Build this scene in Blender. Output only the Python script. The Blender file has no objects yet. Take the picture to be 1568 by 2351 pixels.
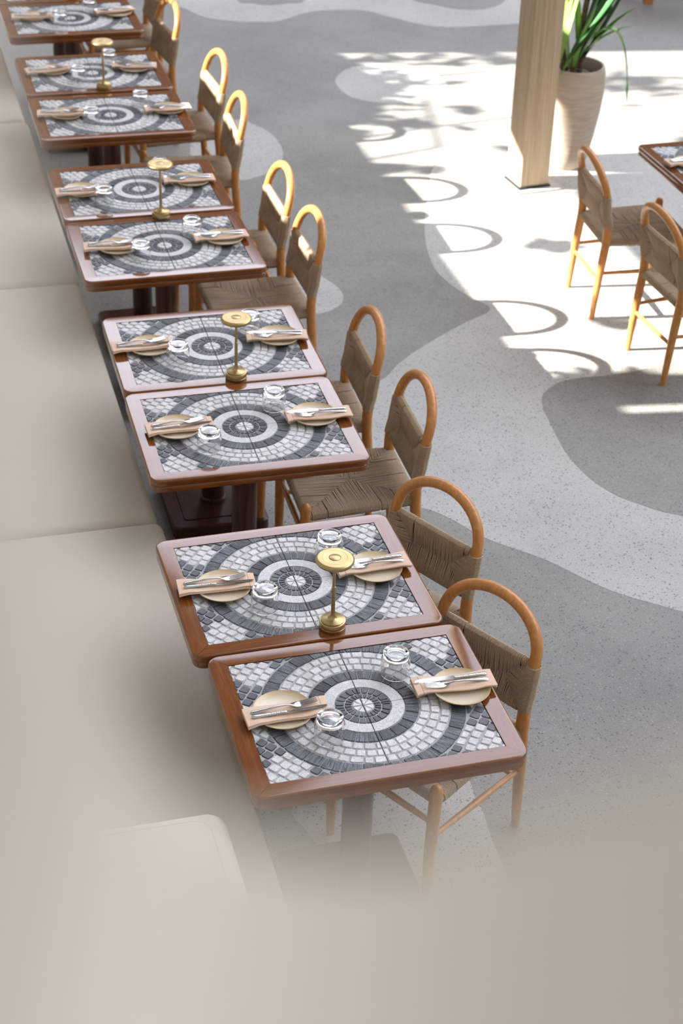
import bpy, math, random
from mathutils import Vector, Matrix
random.seed(7)
S = bpy.context.scene
COL = S.collection
PI = math.pi
ZT = 0.745          # table top height

# ------------------------------------------------------------------ helpers
class MB:
    """collects geometry and links it as ONE mesh object"""
    def __init__(self):
        self.v = []; self.f = []; self.m = []; self.s = []; self.c = []; self.uv = {}
    def add(self, vs, fs, mat=0, smooth=True, col=None):
        o = len(self.v)
        self.v += [tuple(p) for p in vs]
        self.c += [col or (1, 1, 1)] * len(vs)
        for f in fs:
            self.f.append([i + o for i in f]); self.m.append(mat); self.s.append(smooth)
    def box(self, x0, x1, y0, y1, z0, z1, mat=0):
        vs = [(x0,y0,z0),(x1,y0,z0),(x1,y1,z0),(x0,y1,z0),(x0,y0,z1),(x1,y0,z1),(x1,y1,z1),(x0,y1,z1)]
        self.add(vs, [(0,3,2,1),(4,5,6,7),(0,1,5,4),(1,2,6,5),(2,3,7,6),(3,0,4,7)], mat, False)
    def loft(self, loops, mat=0, cap0=False, cap1=False, smooth=True, closed=True):
        n = len(loops[0]); o = len(self.v)
        for l in loops:
            self.v += [tuple(p) for p in l]; self.c += [(1,1,1)] * n
        for i in range(len(loops) - 1):
            for j in range(n if closed else n - 1):
                k = (j + 1) % n
                self.f.append([o+i*n+j, o+i*n+k, o+(i+1)*n+k, o+(i+1)*n+j]); self.m.append(mat); self.s.append(smooth)
        if cap0: self.f.append([o+j for j in range(n)][::-1]); self.m.append(mat); self.s.append(False)
        if cap1: self.f.append([o+(len(loops)-1)*n+j for j in range(n)]); self.m.append(mat); self.s.append(False)
    def lathe(self, prof, n=40, c=(0,0), mat=0, cap0=False, cap1=False):
        self.loft([[(c[0]+r*math.cos(2*PI*j/n), c[1]+r*math.sin(2*PI*j/n), z) for j in range(n)] for r, z in prof], mat, cap0, cap1)
    def tube(self, pts, rad, n=12, mat=0, cap=True, round_end=False):
        P = [Vector(p) for p in pts]
        R = list(rad) if isinstance(rad, (list, tuple)) else [rad] * len(P)
        T = []
        for i in range(len(P)):
            a = P[max(i-1,0)]; b = P[min(i+1,len(P)-1)]
            T.append((b-a).normalized())
        u = T[0].orthogonal().normalized(); loops = []
        for i in range(len(P)):
            u = (u - T[i]*u.dot(T[i])).normalized(); w = T[i].cross(u)
            if i == 0 and round_end:
                for k in (80, 60, 35): loops.append([P[0]-T[0]*R[0]*math.sin(math.radians(k))+(u*math.cos(2*PI*j/n)+w*math.sin(2*PI*j/n))*R[0]*math.cos(math.radians(k)) for j in range(n)])
            loops.append([P[i]+(u*math.cos(2*PI*j/n)+w*math.sin(2*PI*j/n))*R[i] for j in range(n)])
            if i == len(P)-1 and round_end:
                for k in (35, 60, 80): loops.append([P[i]+T[i]*R[i]*math.sin(math.radians(k))+(u*math.cos(2*PI*j/n)+w*math.sin(2*PI*j/n))*R[i]*math.cos(math.radians(k)) for j in range(n)])
        self.loft(loops, mat, cap, cap)
    def data(self, name, mats, attr=False):
        me = bpy.data.meshes.new(name)
        me.from_pydata(self.v, [], self.f)
        for m in (mats if isinstance(mats, (list, tuple)) else [mats]): me.materials.append(m)
        me.polygons.foreach_set('material_index', self.m)
        me.polygons.foreach_set('use_smooth', self.s)
        if attr:
            a = me.color_attributes.new('tint', 'FLOAT_COLOR', 'POINT')
            flat = []
            for c in self.c: flat += [c[0], c[1], c[2], 1.0]
            a.data.foreach_set('color', flat)
        me.set_sharp_from_angle(angle=math.radians(38))
        me.update()
        return me
    def build(self, name, mats, parent=None, attr=False, loc=None):
        o = bpy.data.objects.new(name, self.data(name, mats, attr)); COL.objects.link(o)
        if parent: o.parent = parent
        if loc: o.location = loc
        return o

def tag(o, label=None, cat=None, group=None, kind=None):
    if label: o['label'] = label
    if cat: o['category'] = cat
    if group: o['group'] = group
    if kind: o['kind'] = kind
    return o
def empty(name, loc=(0,0,0), rz=0):
    o = bpy.data.objects.new(name, None); COL.objects.link(o)
    o.location = loc; o.rotation_euler = (0,0,rz); o.empty_display_size = .05
    return o
def copy_tree(o, parent=None):
    c = o.copy(); COL.objects.link(c); c.parent = parent
    for ch in list(o.children): copy_tree(ch, c)
    return c
def inst(proto, used, loc, rz, label, cat, group):
    """first use moves the prototype itself, later ones copy it with its parts"""
    o = proto if not used else copy_tree(proto)
    used.append(1)
    o.location = loc; o.rotation_euler = (0,0,rz)
    return tag(o, label, cat, group)
def catmull(pts, n=6):
    out = []; L = len(pts)
    for i in range(L):
        p0, p1, p2, p3 = [Vector((*pts[(i+k-1) % L], 0)) for k in range(4)]
        for s in range(n):
            t = s/n
            q = .5*((2*p1)+(p2-p0)*t+(2*p0-5*p1+4*p2-p3)*t*t+(3*p1-p0-3*p2+p3)*t**3)
            out.append((q.x, q.y))
    return out
def rrect(w, d, r, n=6):
    pts = []
    for cx, cy, a0 in ((w/2-r, d/2-r, 0), (-w/2+r, d/2-r, 90), (-w/2+r, -d/2+r, 180), (w/2-r, -d/2+r, 270)):
        for k in range(n+1):
            a = math.radians(a0+90*k/n); pts.append((cx+r*math.cos(a), cy+r*math.sin(a)))
    return pts

# ------------------------------------------------------------------ materials
def mat(name, base=(.8,.8,.8), rough=.5, metal=0, spec=.5, **kw):
    m = bpy.data.materials.new(name); m.use_nodes = True
    b = m.node_tree.nodes['Principled BSDF']
    b.inputs['Base Color'].default_value = (*base, 1)
    b.inputs['Roughness'].default_value = rough
    b.inputs['Metallic'].default_value = metal
    b.inputs['Specular IOR Level'].default_value = spec
    for k, v in kw.items(): b.inputs[k.replace('_', ' ')].default_value = v
    m.diffuse_color = (*base, 1)
    return m, m.node_tree, b
def N(nt, t, **kw):
    n = nt.nodes.new(t)
    for k, v in kw.items():
        if k in n.inputs: n.inputs[k].default_value = v
        else: setattr(n, k, v)
    return n
def coords(nt, scale=(1,1,1), kind='Object', rot=(0,0,0)):
    tc = N(nt, 'ShaderNodeTexCoord'); mp = N(nt, 'ShaderNodeMapping')
    mp.inputs['Scale'].default_value = scale; mp.inputs['Rotation'].default_value = rot
    nt.links.new(tc.outputs[kind], mp.inputs['Vector'])
    return mp.outputs['Vector']
def noise(nt, vec, scale, detail=4, rough=.5, dist=0):
    n = N(nt, 'ShaderNodeTexNoise'); n.inputs['Scale'].default_value = scale
    n.inputs['Detail'].default_value = detail; n.inputs['Roughness'].default_value = rough; n.inputs['Distortion'].default_value = dist
    nt.links.new(vec, n.inputs['Vector']); return n.outputs['Fac']
def ramp(nt, fac, stops):
    r = N(nt, 'ShaderNodeValToRGB'); e = r.color_ramp.elements
    while len(e) < len(stops): e.new(.5)
    for k, (p, c) in enumerate(stops):
        e[k].position = p; e[k].color = (*c, 1) if isinstance(c, tuple) else (c, c, c, 1)
    nt.links.new(fac, r.inputs['Fac']); return r.outputs['Color']
def mix(nt, fac, a, b, mode='MIX'):
    m = N(nt, 'ShaderNodeMix', data_type='RGBA', blend_type=mode)
    for s, x in (('A', a), ('B', b)):
        i = [q for q in m.inputs if q.name == s and q.type == 'RGBA'][0]
        if isinstance(x, tuple): i.default_value = (*x, 1)
        else: nt.links.new(x, i)
    if isinstance(fac, (int, float)): m.inputs[0].default_value = fac
    else: nt.links.new(fac, m.inputs[0])
    return [q for q in m.outputs if q.type == 'RGBA'][0]
def math_(nt, op, a, b=0.0, c=None):
    m = N(nt, 'ShaderNodeMath', operation=op)
    for i, x in enumerate((a, b) if c is None else (a, b, c)):
        if isinstance(x, (int, float)): m.inputs[i].default_value = x
        else: nt.links.new(x, m.inputs[i])
    return m.outputs[0]
def bump(nt, b, h, strength=.3, dist=.002):
    n = N(nt, 'ShaderNodeBump'); n.inputs['Strength'].default_value = strength; n.inputs['Distance'].default_value = dist
    nt.links.new(h, n.inputs['Height']); nt.links.new(n.outputs['Normal'], b.inputs['Normal'])
M = {}
TW, TD, RW, RD = .767, .618, .66, .5154        # table top and its stone inset

def make_materials():
    # concrete terrazzo, dark and light
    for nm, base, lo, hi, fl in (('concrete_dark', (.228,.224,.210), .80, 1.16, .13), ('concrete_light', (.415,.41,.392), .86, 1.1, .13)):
        m, nt, b = mat(nm, base, .62, spec=.35)
        v = coords(nt)
        big = noise(nt, v, 1.3, 5, .6)
        fine = noise(nt, v, 160, 3, .7)
        c = mix(nt, 1.0, base, ramp(nt, big, [(.3, lo), (.7, hi)]), 'MULTIPLY')
        c = mix(nt, 1.0, c, ramp(nt, fine, [(.32, .72), (.68, 1.22)]), 'MULTIPLY')
        vo = N(nt, 'ShaderNodeTexVoronoi'); vo.inputs['Scale'].default_value = 95
        wob = N(nt, 'ShaderNodeTexNoise'); wob.inputs['Scale'].default_value = 120; nt.links.new(v, wob.inputs['Vector'])
        va = N(nt, 'ShaderNodeVectorMath', operation='MULTIPLY_ADD'); va.inputs[1].default_value = (.012,.012,.012); nt.links.new(wob.outputs['Color'], va.inputs[0]); nt.links.new(v, va.inputs[2]); nt.links.new(va.outputs[0], vo.inputs['Vector'])
        pick = N(nt, 'ShaderNodeSeparateColor'); nt.links.new(vo.outputs['Color'], pick.inputs['Color'])
        near = math_(nt, 'LESS_THAN', vo.outputs['Distance'], .33)
        some = math_(nt, 'LESS_THAN', pick.outputs[0], .28)
        pale = math_(nt, 'LESS_THAN', pick.outputs[1], .2)
        c = mix(nt, math_(nt, 'MULTIPLY', math_(nt, 'MULTIPLY', near, some), .8), c, (.06,.06,.06))
        c = mix(nt, math_(nt, 'MULTIPLY', math_(nt, 'MULTIPLY', near, pale), .3), c, (.5,.49,.47))
        nt.links.new(c, b.inputs['Base Color'])
        bump(nt, b, fine, .08, .001)
        M[nm] = m
    # varnished mahogany frame with mitred corners
    m, nt, b = mat('varnished_wood', (.12,.04,.016), .085, spec=.62)
    tc = N(nt, 'ShaderNodeTexCoord'); sp = N(nt, 'ShaderNodeSeparateXYZ'); nt.links.new(tc.outputs['Object'], sp.inputs[0])
    ax = math_(nt, 'SUBTRACT', math_(nt, 'ABSOLUTE', sp.outputs[0]), RW/2); ay = math_(nt, 'SUBTRACT', math_(nt, 'ABSOLUTE', sp.outputs[1]), RD/2)
    d = math_(nt, 'SUBTRACT', ax, ay)
    side = math_(nt, 'GREATER_THAN', d, 0)
    cx = N(nt, 'ShaderNodeCombineXYZ'); nt.links.new(sp.outputs[0], cx.inputs[0]); nt.links.new(sp.outputs[1], cx.inputs[1]); nt.links.new(sp.outputs[2], cx.inputs[2])
    def grain(sc):
        mp = N(nt, 'ShaderNodeMapping'); mp.inputs['Scale'].default_value = sc; nt.links.new(cx.outputs[0], mp.inputs[0])
        return noise(nt, mp.outputs[0], 6, 6, .6, .6)
    g = mix(nt, side, grain((1.6,22,8)), grain((22,1.6,8)))
    c = ramp(nt, g, [(.25,(.105,.029,.006)), (.55,(.17,.054,.012)), (.8,(.23,.080,.020))])
    line = math_(nt, 'MULTIPLY', math_(nt, 'LESS_THAN', math_(nt, 'ABSOLUTE', d), .0009), math_(nt, 'GREATER_THAN', math_(nt, 'MINIMUM', ax, ay), 0))
    c = mix(nt, line, c, (.02,.01,.006)); nt.links.new(c, b.inputs['Base Color'])
    M['varnish'] = m
    m, nt, b = mat('dark_stained_wood', (.05,.017,.010), .33, spec=.4)
    c = ramp(nt, noise(nt, coords(nt, (14,14,1.5)), 5, 5), [(.3,(.035,.011,.007)), (.7,(.075,.026,.014))]); nt.links.new(c, b.inputs['Base Color'])
    M['dark_wood'] = m
    # mosaic stones: tint from the stone, flecks from noise
    m, nt, b = mat('mosaic_stone', (.5,.5,.5), .42, spec=.5)
    at = N(nt, 'ShaderNodeVertexColor', layer_name='tint'); v = coords(nt)
    sp1 = noise(nt, v, 420, 2, .7)
    cl = noise(nt, v, 45, 4, .6)
    c = mix(nt, 1.0, at.outputs['Color'], ramp(nt, sp1, [(.30,.35), (.46,1.0), (.62,1.1), (.75,1.75)]), 'MULTIPLY')
    c = mix(nt, 1.0, c, ramp(nt, cl, [(.3,.84), (.7,1.12)]), 'MULTIPLY')
    nt.links.new(c, b.inputs['Base Color'])
    bump(nt, b, mix(nt, .5, noise(nt, v, 260, 3, .6), cl), .35, .0015)
    M['stone'] = m
    # light bent wood
    m, nt, b = mat('honey_wood', (.5,.22,.06), .33, spec=.45)
    c = ramp(nt, noise(nt, coords(nt, (9,9,2.5)), 7, 5, .55, 1.0), [(.25,(.36,.145,.036)), (.55,(.49,.215,.062)), (.8,(.60,.285,.095))]); nt.links.new(c, b.inputs['Base Color'])
    M['honey'] = m
    m, nt, b = mat('woven_cord', (.235,.17,.115), .72, spec=.25)
    v = coords(nt)
    c = mix(nt, 1.0, ramp(nt, noise(nt, v, 9, 3), [(.3,(.325,.24,.162)), (.7,(.415,.315,.218))]), ramp(nt, noise(nt, v, 300, 2, .7), [(.3,.7), (.7,1.25)]), 'MULTIPLY')
    nt.links.new(c, b.inputs['Base Color']); bump(nt, b, noise(nt, v, 420, 2), .5, .001)
    M['cord'] = m
    # brass
    m, nt, b = mat('brushed_brass', (.66,.47,.21), .36, 1.0)
    c = ramp(nt, noise(nt, coords(nt, (1,1,60)), 14, 3), [(.3,(.385,.285,.135)), (.7,(.49,.375,.19))]); nt.links.new(c, b.inputs['Base Color'])
    M['brass'] = m
    M['brass_dark'] = mat('brass_groove', (.20,.13,.05), .45, 1.0)[0]
    # stoneware
    m, nt, b = mat('stoneware_glaze', (.60,.50,.36), .22, spec=.5)
    tc = N(nt, 'ShaderNodeTexCoord'); ln = N(nt, 'ShaderNodeVectorMath', operation='LENGTH'); ml = N(nt, 'ShaderNodeVectorMath', operation='MULTIPLY')
    ml.inputs[1].default_value = (1,1,0); nt.links.new(tc.outputs['Object'], ml.inputs[0]); nt.links.new(ml.outputs[0], ln.inputs[0])
    rr = math_(nt, 'ADD', ln.outputs['Value'], math_(nt, 'MULTIPLY', math_(nt, 'SUBTRACT', noise(nt, coords(nt), 40, 3), .5), .012))
    c = ramp(nt, math_(nt, 'MULTIPLY', rr, 10), [(.3,(.66,.60,.49)), (.66,(.64,.56,.43)), (.78,(.60,.47,.30)), (.84,(.52,.35,.17))])
    nt.links.new(c, b.inputs['Base Color']); M['plate'] = m
    # napkin linen with dark hem stitch
    m, nt, b = mat('linen_napkin', (.60,.42,.30), .85, spec=.15, Sheen_Weight=.2)
    v = coords(nt); tc = N(nt, 'ShaderNodeTexCoord'); sp = N(nt, 'ShaderNodeSeparateXYZ'); nt.links.new(tc.outputs['Object'], sp.inputs[0])
    hem = math_(nt, 'LESS_THAN', math_(nt, 'ABSOLUTE', math_(nt, 'SUBTRACT', sp.outputs[0], .098)), .0008)
    c = mix(nt, 1.0, (.66,.48,.365), ramp(nt, noise(nt, v, 500, 2), [(.3,.88), (.7,1.08)]), 'MULTIPLY')
    c = mix(nt, math_(nt, 'MULTIPLY', hem, .75), c, (.16,.09,.06)); nt.links.new(c, b.inputs['Base Color'])
    bump(nt, b, noise(nt, v, 30, 4), .25, .004); M['napkin'] = m
    M['steel'] = mat('polished_steel', (.52,.52,.53), .14, 1.0)[0]
    m, nt, b = mat('embossed_steel', (.52,.52,.53), .18, 1.0)
    bump(nt, b, noise(nt, coords(nt), 240, 2), .5, .0012); M['steel_emb'] = m
    m, nt, b = mat('clear_glass', (1,1,1), 0.0, spec=.5); b.inputs['Transmission Weight'].default_value = 1; b.inputs['IOR'].default_value = 1.45
    M['glass'] = m
    # upholstery
    m, nt, b = mat('cream_upholstery', (.54,.50,.42), .8, spec=.2, Sheen_Weight=.25)
    v = coords(nt); bump(nt, b, noise(nt, v, 220, 3, .7), .25, .001); M['uphol'] = m
    m, nt, b = mat('cream_plaster', (.56,.52,.44), .8, spec=.2)
    c = ramp(nt, noise(nt, coords(nt), 3, 4), [(.3,(.435,.395,.315)), (.7,(.465,.425,.345))]); nt.links.new(c, b.inputs['Base Color']); M['plaster'] = m
    # post, pot
    m, nt, b = mat('pale_timber', (.46,.35,.235), .6, spec=.3)
    c = mix(nt, 1.0, ramp(nt, noise(nt, coords(nt, (60,60,1.0)), 3, 5, .6), [(.3,(.33,.245,.16)), (.55,(.46,.355,.24)), (.8,(.54,.43,.31))]), ramp(nt, noise(nt, coords(nt, (3,3,.5)), 2, 4), [(.3,.8), (.7,1.15)]), 'MULTIPLY')
    nt.links.new(c, b.inputs['Base Color']); M['timber'] = m
    m, nt, b = mat('ribbed_clay', (.50,.42,.35), .85, spec=.2)
    n1 = noise(nt, coords(nt, (1.5,1.5,26)), 6, 5, .65)
    c = ramp(nt, n1, [(.28,(.36,.29,.235)), (.55,(.50,.42,.35)), (.8,(.60,.52,.44))]); nt.links.new(c, b.inputs['Base Color']); bump(nt, b, n1, .5, .006); M['clay'] = m
    m, nt, b = mat('strap_leaf', (.10,.21,.035), .38, spec=.4)
    oi = N(nt, 'ShaderNodeObjectInfo')
    c = ramp(nt, oi.outputs['Random'], [(0.0,(.035,.11,.045)), (.5,(.12,.28,.04)), (1.0,(.26,.42,.10))]); nt.links.new(c, b.inputs['Base Color']); M['leaf'] = m
    m, nt, b = mat('bark', (.16,.10,.065), .9, spec=.15)
    n1 = noise(nt, coords(nt, (4,4,30)), 8, 4); c = ramp(nt, n1, [(.3,(.07,.042,.028)), (.7,(.24,.165,.11))]); nt.links.new(c, b.inputs['Base Color']); bump(nt, b, n1, .8, .006); M['bark'] = m
    M['soil'] = mat('soil', (.035,.025,.02), .95, spec=.1)[0]
    m, nt, b = mat('pebble', (.4,.36,.32), .5); oi = noise(nt, coords(nt), 25, 1); c = ramp(nt, oi, [(.35,(.10,.085,.075)), (.65,(.55,.51,.46))]); nt.links.new(c, b.inputs['Base Color']); M['pebble'] = m
    M['shade_hedge'] = mat('hedge_leaf', (.06,.12,.03), .6)[0]
    M['rubber'] = mat('black_sealant', (.015,.015,.015), .7)[0]
    M['wall'] = mat('painted_wall', (.55,.50,.44), .85, spec=.2)[0]
make_materials()

# ------------------------------------------------------------------ mosaic table
def clip(poly, x0, x1, y0, y1):
    for ax, lim, sg in ((0,x0,1),(0,x1,-1),(1,y0,1),(1,y1,-1)):
        out = []; L = len(poly)
        for i in range(L):
            a, b = poly[i], poly[(i+1) % L]
            da, db = (a[ax]-lim)*sg, (b[ax]-lim)*sg
            if da >= 0: out.append(a)
            if (da >= 0) != (db >= 0):
                t = da/(da-db); out.append((a[0]+(b[0]-a[0])*t, a[1]+(b[1]-a[1])*t))
        poly = out
        if len(poly) < 3: return []
    return poly
def area(p): return abs(sum(p[i][0]*p[(i+1)%len(p)][1]-p[(i+1)%len(p)][0]*p[i][1] for i in range(len(p))))/2
def sector(r0, r1, a0, a1, g, n=4, ch=0.0, jit=0.0):
    g2 = g/2; rm0, rm1 = r0+g2, r1-g2; pts = []
    j = lambda: random.uniform(-jit, jit)
    d1, d0 = g2/rm1, g2/max(rm0, .004)
    b0, b1 = a0+d1, a1-d1
    for k in range(n+1):
        a = b0+(b1-b0)*k/n
        r = rm1-(ch if k in (0, n) else 0)+j(); pts.append((r*math.cos(a), r*math.sin(a)))
    b0, b1 = a0+d0, a1-d0
    for k in range(n+1):
        a = b1+(b0-b1)*k/n
        r = rm0+(ch if k in (0, n) else 0)+j(); pts.append((r*math.cos(a), r*math.sin(a)))
    return pts
def make_stones():
    st = []
    def W(): q = random.uniform(.86, 1.1); return (.54*q, .54*q, .548*q)
    def K(): q = random.uniform(.65, 1.45); return (.062*q, .069*q, .079*q)
    def ring(r0, r1, n, colf, g, ch=0, jit=0, off=0, m=0):
        cuts = [(k+off+random.uniform(-.12,.12)*(1 if n > 9 else 0))*2*PI/n for k in range(n)]
        for k in range(n):
            a0 = cuts[k]; a1 = cuts[(k+1) % n]+(2*PI if k == n-1 else 0)
            st.append((sector(r0, r1, a0, a1, g, 5, ch, jit), colf(), m))
    for k in range(8):
        a0 = k*PI/4+.04; a1 = (k+1)*PI/4-.04
        st.append(([(.0012*math.cos((a0+a1)/2), .0012*math.sin((a0+a1)/2))]+[(.0295*math.cos(a0+(a1-a0)*t/4), .0295*math.sin(a0+(a1-a0)*t/4)) for t in range(5)], (.62,.62,.63), 0))
    ring(.031, .0525, 24, K, .003, .001, .0006)
    ring(.0525, .0795, 20, K, .003, .001, .0006, .5)
    for k in range(4): st.append((sector(.0808, .1155, k*PI/2, (k+1)*PI/2, 0, 28), (.52,.525,.535), 2))
    ring(.117, .1575, 24, K, .0022, .0006, .0006, .3, 1)
    for q, (r0, r1) in enumerate(((.1585,.187),(.187,.2155),(.2155,.244))):
        ring(r0, r1, (34, 40, 44)[q], W, .0042, .0016, .0012, q*.5)
    ring(.245, .2885, 30, K, .0024, .0008, .0008, .2, 1)
    # corners: small setts on a lattice turned to the corner
    for sx in (1, -1):
        for sy in (1, -1):
            th = math.atan2(RD/2*sy, RW/2*sx); p = .0305
            c0, s0 = math.cos(th), math.sin(th)
            for i in range(9, 17):
                for k in range(-8, 9):
                    u = i*p+random.uniform(-.002,.002)-.006; v = (k+.5*(i % 2))*p+random.uniform(-.002,.002)
                    h = p/2-.0022; pts = []
                    for du, dv in ((-h+.003,-h),(h-.003,-h),(h,-h+.003),(h,h-.003),(h-.003,h),(-h+.003,h),(-h,h-.003),(-h,-h+.003)):
                        uu, vv = u+du+random.uniform(-.001,.001), v+dv+random.uniform(-.001,.001)
                        x, y = uu*c0-vv*s0, uu*s0+vv*c0
                        r = math.hypot(x, y)
                        if r < .2915: x, y = x*.2915/r, y*.2915/r
                        pts.append((x, y))
                    if u+h < .293 and abs(v) < .05: continue
                    if area(pts) < .00018: continue
                    x, y = u*c0-v*s0, u*s0+v*c0
                    if x*sx < 0 or y*sy < 0: continue
                    st.append((pts, W() if abs(v) < .058 or abs(v) > .135 else K(), 0))
    return st
STONES = make_stones()
def tile_mesh(sx, sy):
    b = MB(); zg, zt = ZT-.0042, ZT-.0012
    g = .0009
    x0, x1 = (g, RW/2-.001) if sx > 0 else (-RW/2+.001, -g)
    y0, y1 = (g, RD/2-.001) if sy > 0 else (-RD/2+.001, -g)
    b.add([(x0,y0,zg),(x1,y0,zg),(x1,y1,zg),(x0,y1,zg)], [(0,1,2,3)], 0, False, (.30,.305,.315))
    b.add([(x0,y0,zg-.006),(x1,y0,zg-.006),(x1,y1,zg-.006),(x0,y1,zg-.006),(x0,y0,zg),(x1,y0,zg),(x1,y1,zg),(x0,y1,zg)], [(0,1,5,4),(1,2,6,5),(2,3,7,6),(3,0,4,7),(0,3,2,1)], 0, False, (.1,.1,.1))
    for pts, col, m in STONES:
        q = clip(pts, x0+.0006, x1-.0006, y0+.0006, y1-.0006)
        if len(q) < 3 or area(q) < 1.5e-5: continue
        n = len(q); cx = sum(p[0] for p in q)/n; cy = sum(p[1] for p in q)/n
        dz = random.uniform(-.0007, .0004); top = []
        for p in q:
            L = math.hypot(p[0]-cx, p[1]-cy); s = 1 if m == 2 else max(.3, 1-.0017/max(L, .004))
            top.append((cx+(p[0]-cx)*s, cy+(p[1]-cy)*s, zt+dz))
        low = [(p[0], p[1], zg) for p in q]
        fs = [(i, (i+1) % n, n+(i+1) % n, n+i) for i in range(n)]+[tuple(range(n, 2*n))]
        b.add(low+top, fs, m % 2, False, col)
    return b
def make_table():
    root = empty('dining_table')
    f = MB()
    prof = [(.0, ZT-.006, 1), (.010, ZT, 0)]
    outer = lambda i, z: [(x, y, z) for x, y in rrect(TW-2*i, TD-2*i, .038-i, 7)]
    inner = lambda z, e=0: [(x, y, z) for x, y in rrect(RW+e, RD+e, .0006, 7)]
    loops = [inner(ZT-.008), inner(ZT), inner(ZT, .003), outer(.0075, ZT), outer(.0045, ZT-.0002), outer(.002, ZT-.0012), outer(.0005, ZT-.003), outer(0, ZT-.006), outer(0, ZT-.019),
             outer(.0012, ZT-.022), outer(.0045, ZT-.0235), outer(.0055, ZT-.026), outer(.003, ZT-.0285), outer(.0022, ZT-.032), outer(.0022, ZT-.043), outer(.004, ZT-.047), outer(.012, ZT-.050)]
    f.loft(loops, 0, False, True)
    f.build('frame', M['varnish'], root)
    for sx, sy in ((1,1),(-1,1),(-1,-1),(1,-1)):
        tile_mesh(sx, sy).build('stone_tile', [M['stone'], M['stone_ridged']], root, True)
    p = MB(); p.lathe([(.052,.055),(.052,.07),(.046,.075),(.045,.40),(.045,.665),(.056,.672),(.056,.6945)], 32, cap0=True, cap1=True); p.build('post', M['dark_wood'], root)
    p = MB(); o = lambda i, z, r=.03: [(x, y, z) for x, y in rrect(.385-2*i, .385-2*i, r, 5)]
    p.loft([o(0,.004), o(0,.045), o(.006,.052), o(.05,.052,.012), o(.05,.0495,.012), o(.054,.0495,.012), o(.054,.055,.012)], 0, True, True); p.build('base_plate', M['dark_wood'], root)
    return root
nt_m, nt, b_ = mat('mosaic_stone_combed', (.12,.13,.15), .45, spec=.5)
def _combed():
    at = N(nt, 'ShaderNodeVertexColor', layer_name='tint'); tc = N(nt, 'ShaderNodeTexCoord'); sp = N(nt, 'ShaderNodeSeparateXYZ'); nt.links.new(tc.outputs['Object'], sp.inputs[0])
    an = math_(nt, 'ARCTAN2', sp.outputs[1], sp.outputs[0]); l = N(nt, 'ShaderNodeVectorMath', operation='LENGTH'); nt.links.new(tc.outputs['Object'], l.inputs[0])
    cx = N(nt, 'ShaderNodeCombineXYZ'); nt.links.new(math_(nt, 'MULTIPLY', an, 26), cx.inputs[0]); nt.links.new(math_(nt, 'MULTIPLY', l.outputs['Value'], 45), cx.inputs[1])
    h = noise(nt, cx.outputs[0], 1.6, 3, .6, .4); fl = noise(nt, tc.outputs['Object'], 420, 2, .7)
    c = mix(nt, 1.0, at.outputs['Color'], ramp(nt, fl, [(.3,.45), (.5,1.0), (.72,2.2)]), 'MULTIPLY')
    c = mix(nt, 1.0, c, ramp(nt, h, [(.36,.6), (.62,1.6)]), 'MULTIPLY')
    nt.links.new(c, b_.inputs['Base Color']); bump(nt, b_, h, .9, .004)
_combed(); M['stone_ridged'] = nt_m

# ------------------------------------------------------------------ chair (local +x is towards the back)
BZ, BH = .568, .090           # middle and half height of the woven back
def pole_x(z):
    pts = [(0,.0),(.22,-.012),(.43,-.028),(.50,-.024),(.56,-.012),(.66,.0),(.80,.042)]
    for (a, xa), (b, xb) in zip(pts, pts[1:]):
        if z <= b:
            t = (z-a)/(b-a); t = t*t*(3-2*t)*.35+t*.65; return xa+(xb-xa)*t
    return pts[-1][1]
def strand(b, path, side, w, lift=.85, mat_=0):
    """one half-round cord laid along path; side is the direction across it"""
    P = [Vector(p) for p in path]; sd = Vector(side).normalized(); loops = []
    for i in range(len(P)):
        t = (P[min(i+1,len(P)-1)]-P[max(i-1,0)]).normalized(); n = sd.cross(t).normalized()
        loops.append([P[i]-sd*w, P[i]-sd*w*.55+n*w*lift, P[i]+sd*w*.55+n*w*lift, P[i]+sd*w])
    b.loft(loops, mat_, closed=False)
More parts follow.
